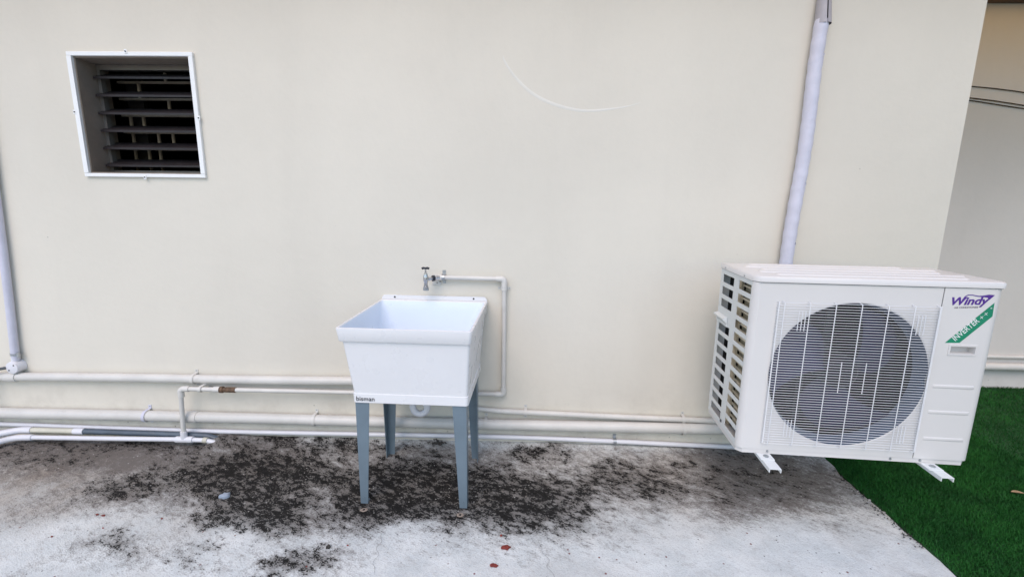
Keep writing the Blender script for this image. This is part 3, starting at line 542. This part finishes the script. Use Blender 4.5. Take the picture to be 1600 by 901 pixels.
# fan: hub and three broad swept blades, motor behind
fan = MB().tube([(fc_x, .030, fc_z), (fc_x, .032, fc_z), (fc_x, .045, fc_z), (fc_x, .13, fc_z)], [.03, .058, .07, .075], 24).build('fan', 'dark', ac)
for kb in range(3):
    m = MB(); L = []
    for i in range(9):
        t = i/8; r_b = .068+.218*t; sw = .55*t*t; half = .50+.16*math.sin(PI*t)
        L.append([(fc_x+math.cos(kb*2*PI/3+.4+sw+half*u)*r_b, .085-.045*u*(1-.2*t)-.006*math.cos(u*1.5), fc_z+math.sin(kb*2*PI/3+.4+sw+half*u)*r_b) for u in np.linspace(-1, 1, 9)])
    m.loft(L, closed=False).build('blade', 'blade', fan, True, 60)
MB().cyl((fc_x, .14, fc_z), (fc_x, .25, fc_z), .07, 20).build('motor', 'motor', ac)
for dx in (-.045, .045): MB().box(fc_x+dx-.012, fc_x+dx+.012, .255, .27, .04, .74).build('motor_bracket', 'motor', ac, False)
# wire grille
GX0, GX1, GZ0, GZ1, GY = .096, .7145, .060, .680, -.017
NW = 57
gw = MB().tube([(GX0, -.0005, 0), (GX0+.002, GY+.004, 0), (GX0+.008, GY, 0), (GX1-.008, GY, 0), (GX1-.002, GY+.004, 0), (GX1, -.0005, 0)], .0012, 6)
gm = MB(); gm.tube([(GX0+.003, GY+.005, GZ0-.002), (GX0+.003, GY+.005, GZ1+.002)], .0026, 8); grl = gm.build('fan_grille', 'wire', ac); MB().tube([(GX1-.003, GY+.005, GZ0-.002), (GX1-.003, GY+.005, GZ1+.002)], .0026, 8).build('grille_edge', 'wire', grl)
w0 = gw.build('grille_wire', 'wire', grl); w0.location = (0, 0, GZ0)
for k in range(1, NW): copy(w0, grl, (0, 0, GZ0+(GZ1-GZ0)*k/(NW-1)))
v0 = MB().tube([(0, -.0005, GZ0-.004), (0, GY-.002, GZ0-.002), (0, GY-.0035, GZ0+.004), (0, GY-.0035, GZ1-.004), (0, GY-.002, GZ1+.002), (0, -.0005, GZ1+.004)], .0018, 6).build('grille_bar', 'wire', grl); v0.location = (.117, 0, 0)
for x in (.216, .315, .4125, .5125, .61, .702): copy(v0, grl, (x, 0, 0))
for x, za, zb in ((.367, .305, .44), (.462, .305, .44), (.176, .565, .645), (.189, .565, .645), (.202, .565, .645), (.176, .095, .175), (.189, .095, .175), (.202, .095, .175), (.627, .565, .645), (.640, .565, .645), (.653, .565, .645), (.627, .095, .175), (.640, .095, .175), (.653, .095, .175)):
    MB().tube([(x, GY-.0035, za), (x, GY-.0035, zb)], .0016, 6).build('short_grille_bar', 'wire', grl)
# lid with pressed ridges
lidp = [(-.004, ch-.002), (ch-.004, -.006), (W-.024, -.006), (W-.008, -.002), (W+.004, .014), (W+.004, D+.002), (-.004, D+.002)]
ins = lambda i: [(x+(i if x < W/2 else -i), y+(i if y < D/2 else -i)) for x, y in lidp]
ld = MB().loft([[(x, y, .7600) for x, y in lidp], [(x, y, .7795) for x, y in lidp], [(x, y, .7835) for x, y in ins(.003)], [(x, y, .785) for x, y in ins(.008)]], True, True).build('lid', 'ac', ac, True, 50)
MB().prism([(x, y) for x, y in ins(.004)], .7575, .7598).build('lid_gap', 'inner', ld, False)
for y, xa, xb in ((.055, .10, .84), (.125, .06, .88), (.20, .10, .84), (.275, .06, .88), (.345, .10, .78)):
    m = MB(); m.loft([rrect(xa, xb, y-.020, y+.020, .785, .018), rrect(xa+.004, xb-.004, y-.016, y+.016, .790, .015), rrect(xa+.008, xb-.008, y-.012, y+.012, .791, .011)], False, True); m.build('lid_ridge', 'ac', ld, True, 60)
def screw(parent, a, b): MB().tube([a, b], [.0055, .0045], 10).build('screw', 'steel', parent)
for x, z in ((.131, .012), (.633, .012), (.751, .012)): screw(ac, (x, .0042, z), (x, .0005, z))
for y in (.10, .33): screw(ld, (-.0038, y, .770), (-.0068, y, .770))
for x in (.11, .775):           # mounting feet resting on the brackets
    ft = MB().box(x-.026, x+.030, -.052, .36, -.0010, -.0002).build('foot', 'bracket', ac, False)
    MB().prism([(x-.026, -.052), (x+.030, -.052), (x+.030, -.002), (x-.026, -.002)], .0, .0035).build('foot_flange', 'bracket', ft, False)
    MB().tube([(x+.004, -.027, .0035), (x+.004, -.027, .0075)], [.012, .011], 6).build('bolt', 'steel', ft, False)
# prints on the control panel
PY = -.0016
lettering('Windy', 'purple', cpn, .752, PY, .678, .136, .042, .28, .028, R(3.0))
sw = [(.790, .715), (.803, .733), (.822, .734), (.850, .729), (.878, .735), (.903, .733), (.895, .721), (.888, .707)]
m = MB(); up_, dn_ = [], []
top = [(.786, .709), (.795, .726), (.806, .7325), (.822, .7325), (.845, .7285), (.862, .7305), (.880, .7345), (.902, .7335)]
bot = [(.789, .709), (.798, .7235), (.807, .7290), (.822, .7290), (.845, .7245), (.864, .7240), (.878, .7220), (.884, .7120)]
m.loft([[(a[0], PY-.0001, a[1]), (b[0], PY-.0001, b[1])] for a, b in zip(top, bot)], closed=False)
m.build('swoosh', 'purple', cpn, False)
lettering('AIR CONDITIONER', 'print_grey', cpn, .764, PY, .6755, .086, .0062, .1, .0, R(3.0))
gb = MB().add([(.755, PY, .533), (.809, PY, .535), (.909, PY, .648), (.906, PY, .703)], [(0, 1, 2, 3)]).build('green_band', 'green', cpn, False)
ang = math.atan2(.648-.535, .909-.809)
lettering('INVERTER', 'print_white', gb, .7925, PY-.0006, .5418, .112, .0222, .0, .004, ang)
lettering('++', 'print_white', gb, .871, PY-.0006, .632, .034, .0145, .0, -.02, ang)
lettering('®', 'print_white', gb, .8955, PY-.0006, .678, .0055, .0055)

# wall brackets under the unit
def wbracket(x, yend, lab):
    b = tag(empty('wall_bracket', (x+.057, 0, .3), -.072), lab, 'bracket', 'brackets under the air conditioner')
    zt = .0675; m = MB(); wd = .024
    m.box(-wd, wd, yend, -.004, zt-.003, zt); m.box(-wd, -wd+.003, yend, -.004, zt-.017, zt-.0032); m.box(wd-.003, wd, yend, -.004, zt-.017, zt-.0032); m.build('arm', 'bracket', b, False)
    MB().box(-wd, wd, -.0038, -.0005, .02, .30).build('wall_plate', 'bracket', b, False)
    for z in (.12, .27): MB().tube([(0, -.004, z), (0, -.011, z)], .008, 6).build('bolt', 'steel', b, False)
wbracket(1.056, -.768, 'white wall bracket under the left, louvred end of the air conditioner'); wbracket(1.728, -.800, 'white wall bracket under the right end of the air conditioner, above the turf')

# ------------------------------------------------------------------ bits lying on the floor
def flake(name, x, y, s, mat, label, cat, h=.0025, n=14, asp=.7, seed=1):
    r = random.Random(seed); zb = .0045; ra = [s*(.65+.5*r.random()) for k in range(n)]; rot = r.random()*PI
    pt = lambda k, f: (x+math.cos(2*PI*k/n+rot)*ra[k]*f, y+math.sin(2*PI*k/n+rot)*ra[k]*f*asp)
    m = MB().loft([[(*pt(k, 1), zb-.003) for k in range(n)], [(*pt(k, .97), zb+h*.7) for k in range(n)], [(*pt(k, .75), zb+h*(.8+.5*r.random())) for k in range(n)]], False, True)
    return tag(m.build(name, mat, None, True, 40), label, cat)
flake('paint_fleck', -.053, -.816, .021, 'paint', 'larger dark red paint fleck on the pale concrete before the tub', 'paint fleck', seed=3)
flake('paint_fleck', -.095, -.915, .016, 'paint', 'smaller dark red paint fleck nearest the camera', 'paint fleck', seed=5, asp=.6)
flake('paint_fleck', -.075, -.745, .006, 'paint', 'tiny dark red paint fleck behind the larger ones', 'paint fleck', seed=6)
for i, (x, y, s) in enumerate(((-1.935, -.685, .008), (-1.90, -.69, .009), (-1.83, -.77, .004), (-1.62, -.70, .006), (-.72, -.83, .004), (-2.0, -.83, .005), (-.84, -.95, .004))):
    o2 = flake('paint_fleck', x, y, s, 'paint', ('left speck of the close pair of dark red paint specks at left', 'right speck of the close pair of dark red paint specks at left', 'tiny red paint speck just in front of the close pair at left', 'lone red paint speck between the close pair and the black mould', 'tiny red paint speck in front of the left front leg of the tub', 'leftmost red paint speck on the pale concrete', 'tiny red paint speck in front of the black pebble')[i], 'paint fleck', .0015, 8, .6, 10+i); o2['group'] = 'small red paint specks'
flake('paper_scrap', -1.437, -.531, .026, 'paper', 'crumpled pale blue scrap beside the black mould', 'scrap', .012, 12, .8, 8)
flake('pebble', -.796, -.846, .010, 'stone', 'single black pebble on the pale concrete left of centre', 'pebble', .010, 10, .9, 9)
def clump(x, y, z, n, s, name, label):
    m = MB(); r = random.Random(int(1000*abs(x)))
    for k in range(n):
        cx, cy, cz = x+r.gauss(0, s), y+r.gauss(0, s*.35), z+abs(r.gauss(0, s*.8)); a = s*.55*(.6+r.random())
        V = [(cx+a*math.cos(j*2.09+r.random()), cy+a*math.sin(j*2.09), cz+a*.5*(r.random()-.5)) for j in range(3)]+[(cx, cy, cz+a)]
        m.add(V, [(0, 2, 1), (0, 1, 3), (1, 2, 3), (2, 0, 3)])
    return m.build(name, 'stone', None, False)
tag(clump(-.475, -.050, .034, 26, .018, 'debris_clump', ''), 'black clump of debris at the wall foot behind the tub', 'debris')
tag(clump(-.485, -.13, .020, 12, .014, 'debris_clump', ''), 'small black debris on the floor between the rear legs', 'debris')
m = MB(); r = random.Random(4)      # grit gathered along the turf edge
for k in range(150):
    y = -r.uniform(.05, .75); x = EDGE-abs(r.gauss(0, .022))-.002; a = r.uniform(.0015, .006)
    V = [(x+a*math.cos(j*2.09+k), y+a*math.sin(j*2.09+k), .005) for j in range(3)]+[(x, y, .005+a)]; m.add(V, [(0, 2, 1), (0, 1, 3), (1, 2, 3), (2, 0, 3)])
e = m.build('edge_grit', 'stone', None, False); e['kind'] = 'stuff'; tag(e, 'loose dark grit along the edge of the turf', 'grit')
for i, (x, y, s) in enumerate(((1.735, -.43, .007), (1.728, -.475, .006), (1.738, -.52, .008), (1.73, -.36, .005))):
    o2 = flake('pebble', x, y, s, 'palestone', ('second farthest pale pebble along the turf edge', 'third farthest pale pebble along the turf edge', 'nearest pale pebble along the turf edge', 'farthest pale pebble along the turf edge')[i], 'pebble', .006, 8, .8, 40+i); o2['group'] = 'pale pebbles along the turf edge'
m = MB(); L = []
for k in range(9):
    t = k/8; wdt = .011*math.sin(PI*min(1, t*1.02))**.8; L.append([(2.485+.055*t, -.361-.012*t-wdt, .030+.004*math.sin(3*t)), (2.485+.055*t, -.361-.012*t, .027+.004*math.sin(3*t)), (2.485+.055*t, -.361-.012*t+wdt, .031+.004*math.sin(3*t))])
tag(m.loft(L, closed=False).build('fallen_leaf', 'leaf'), 'dry brown leaf lying on the green turf', 'leaf')
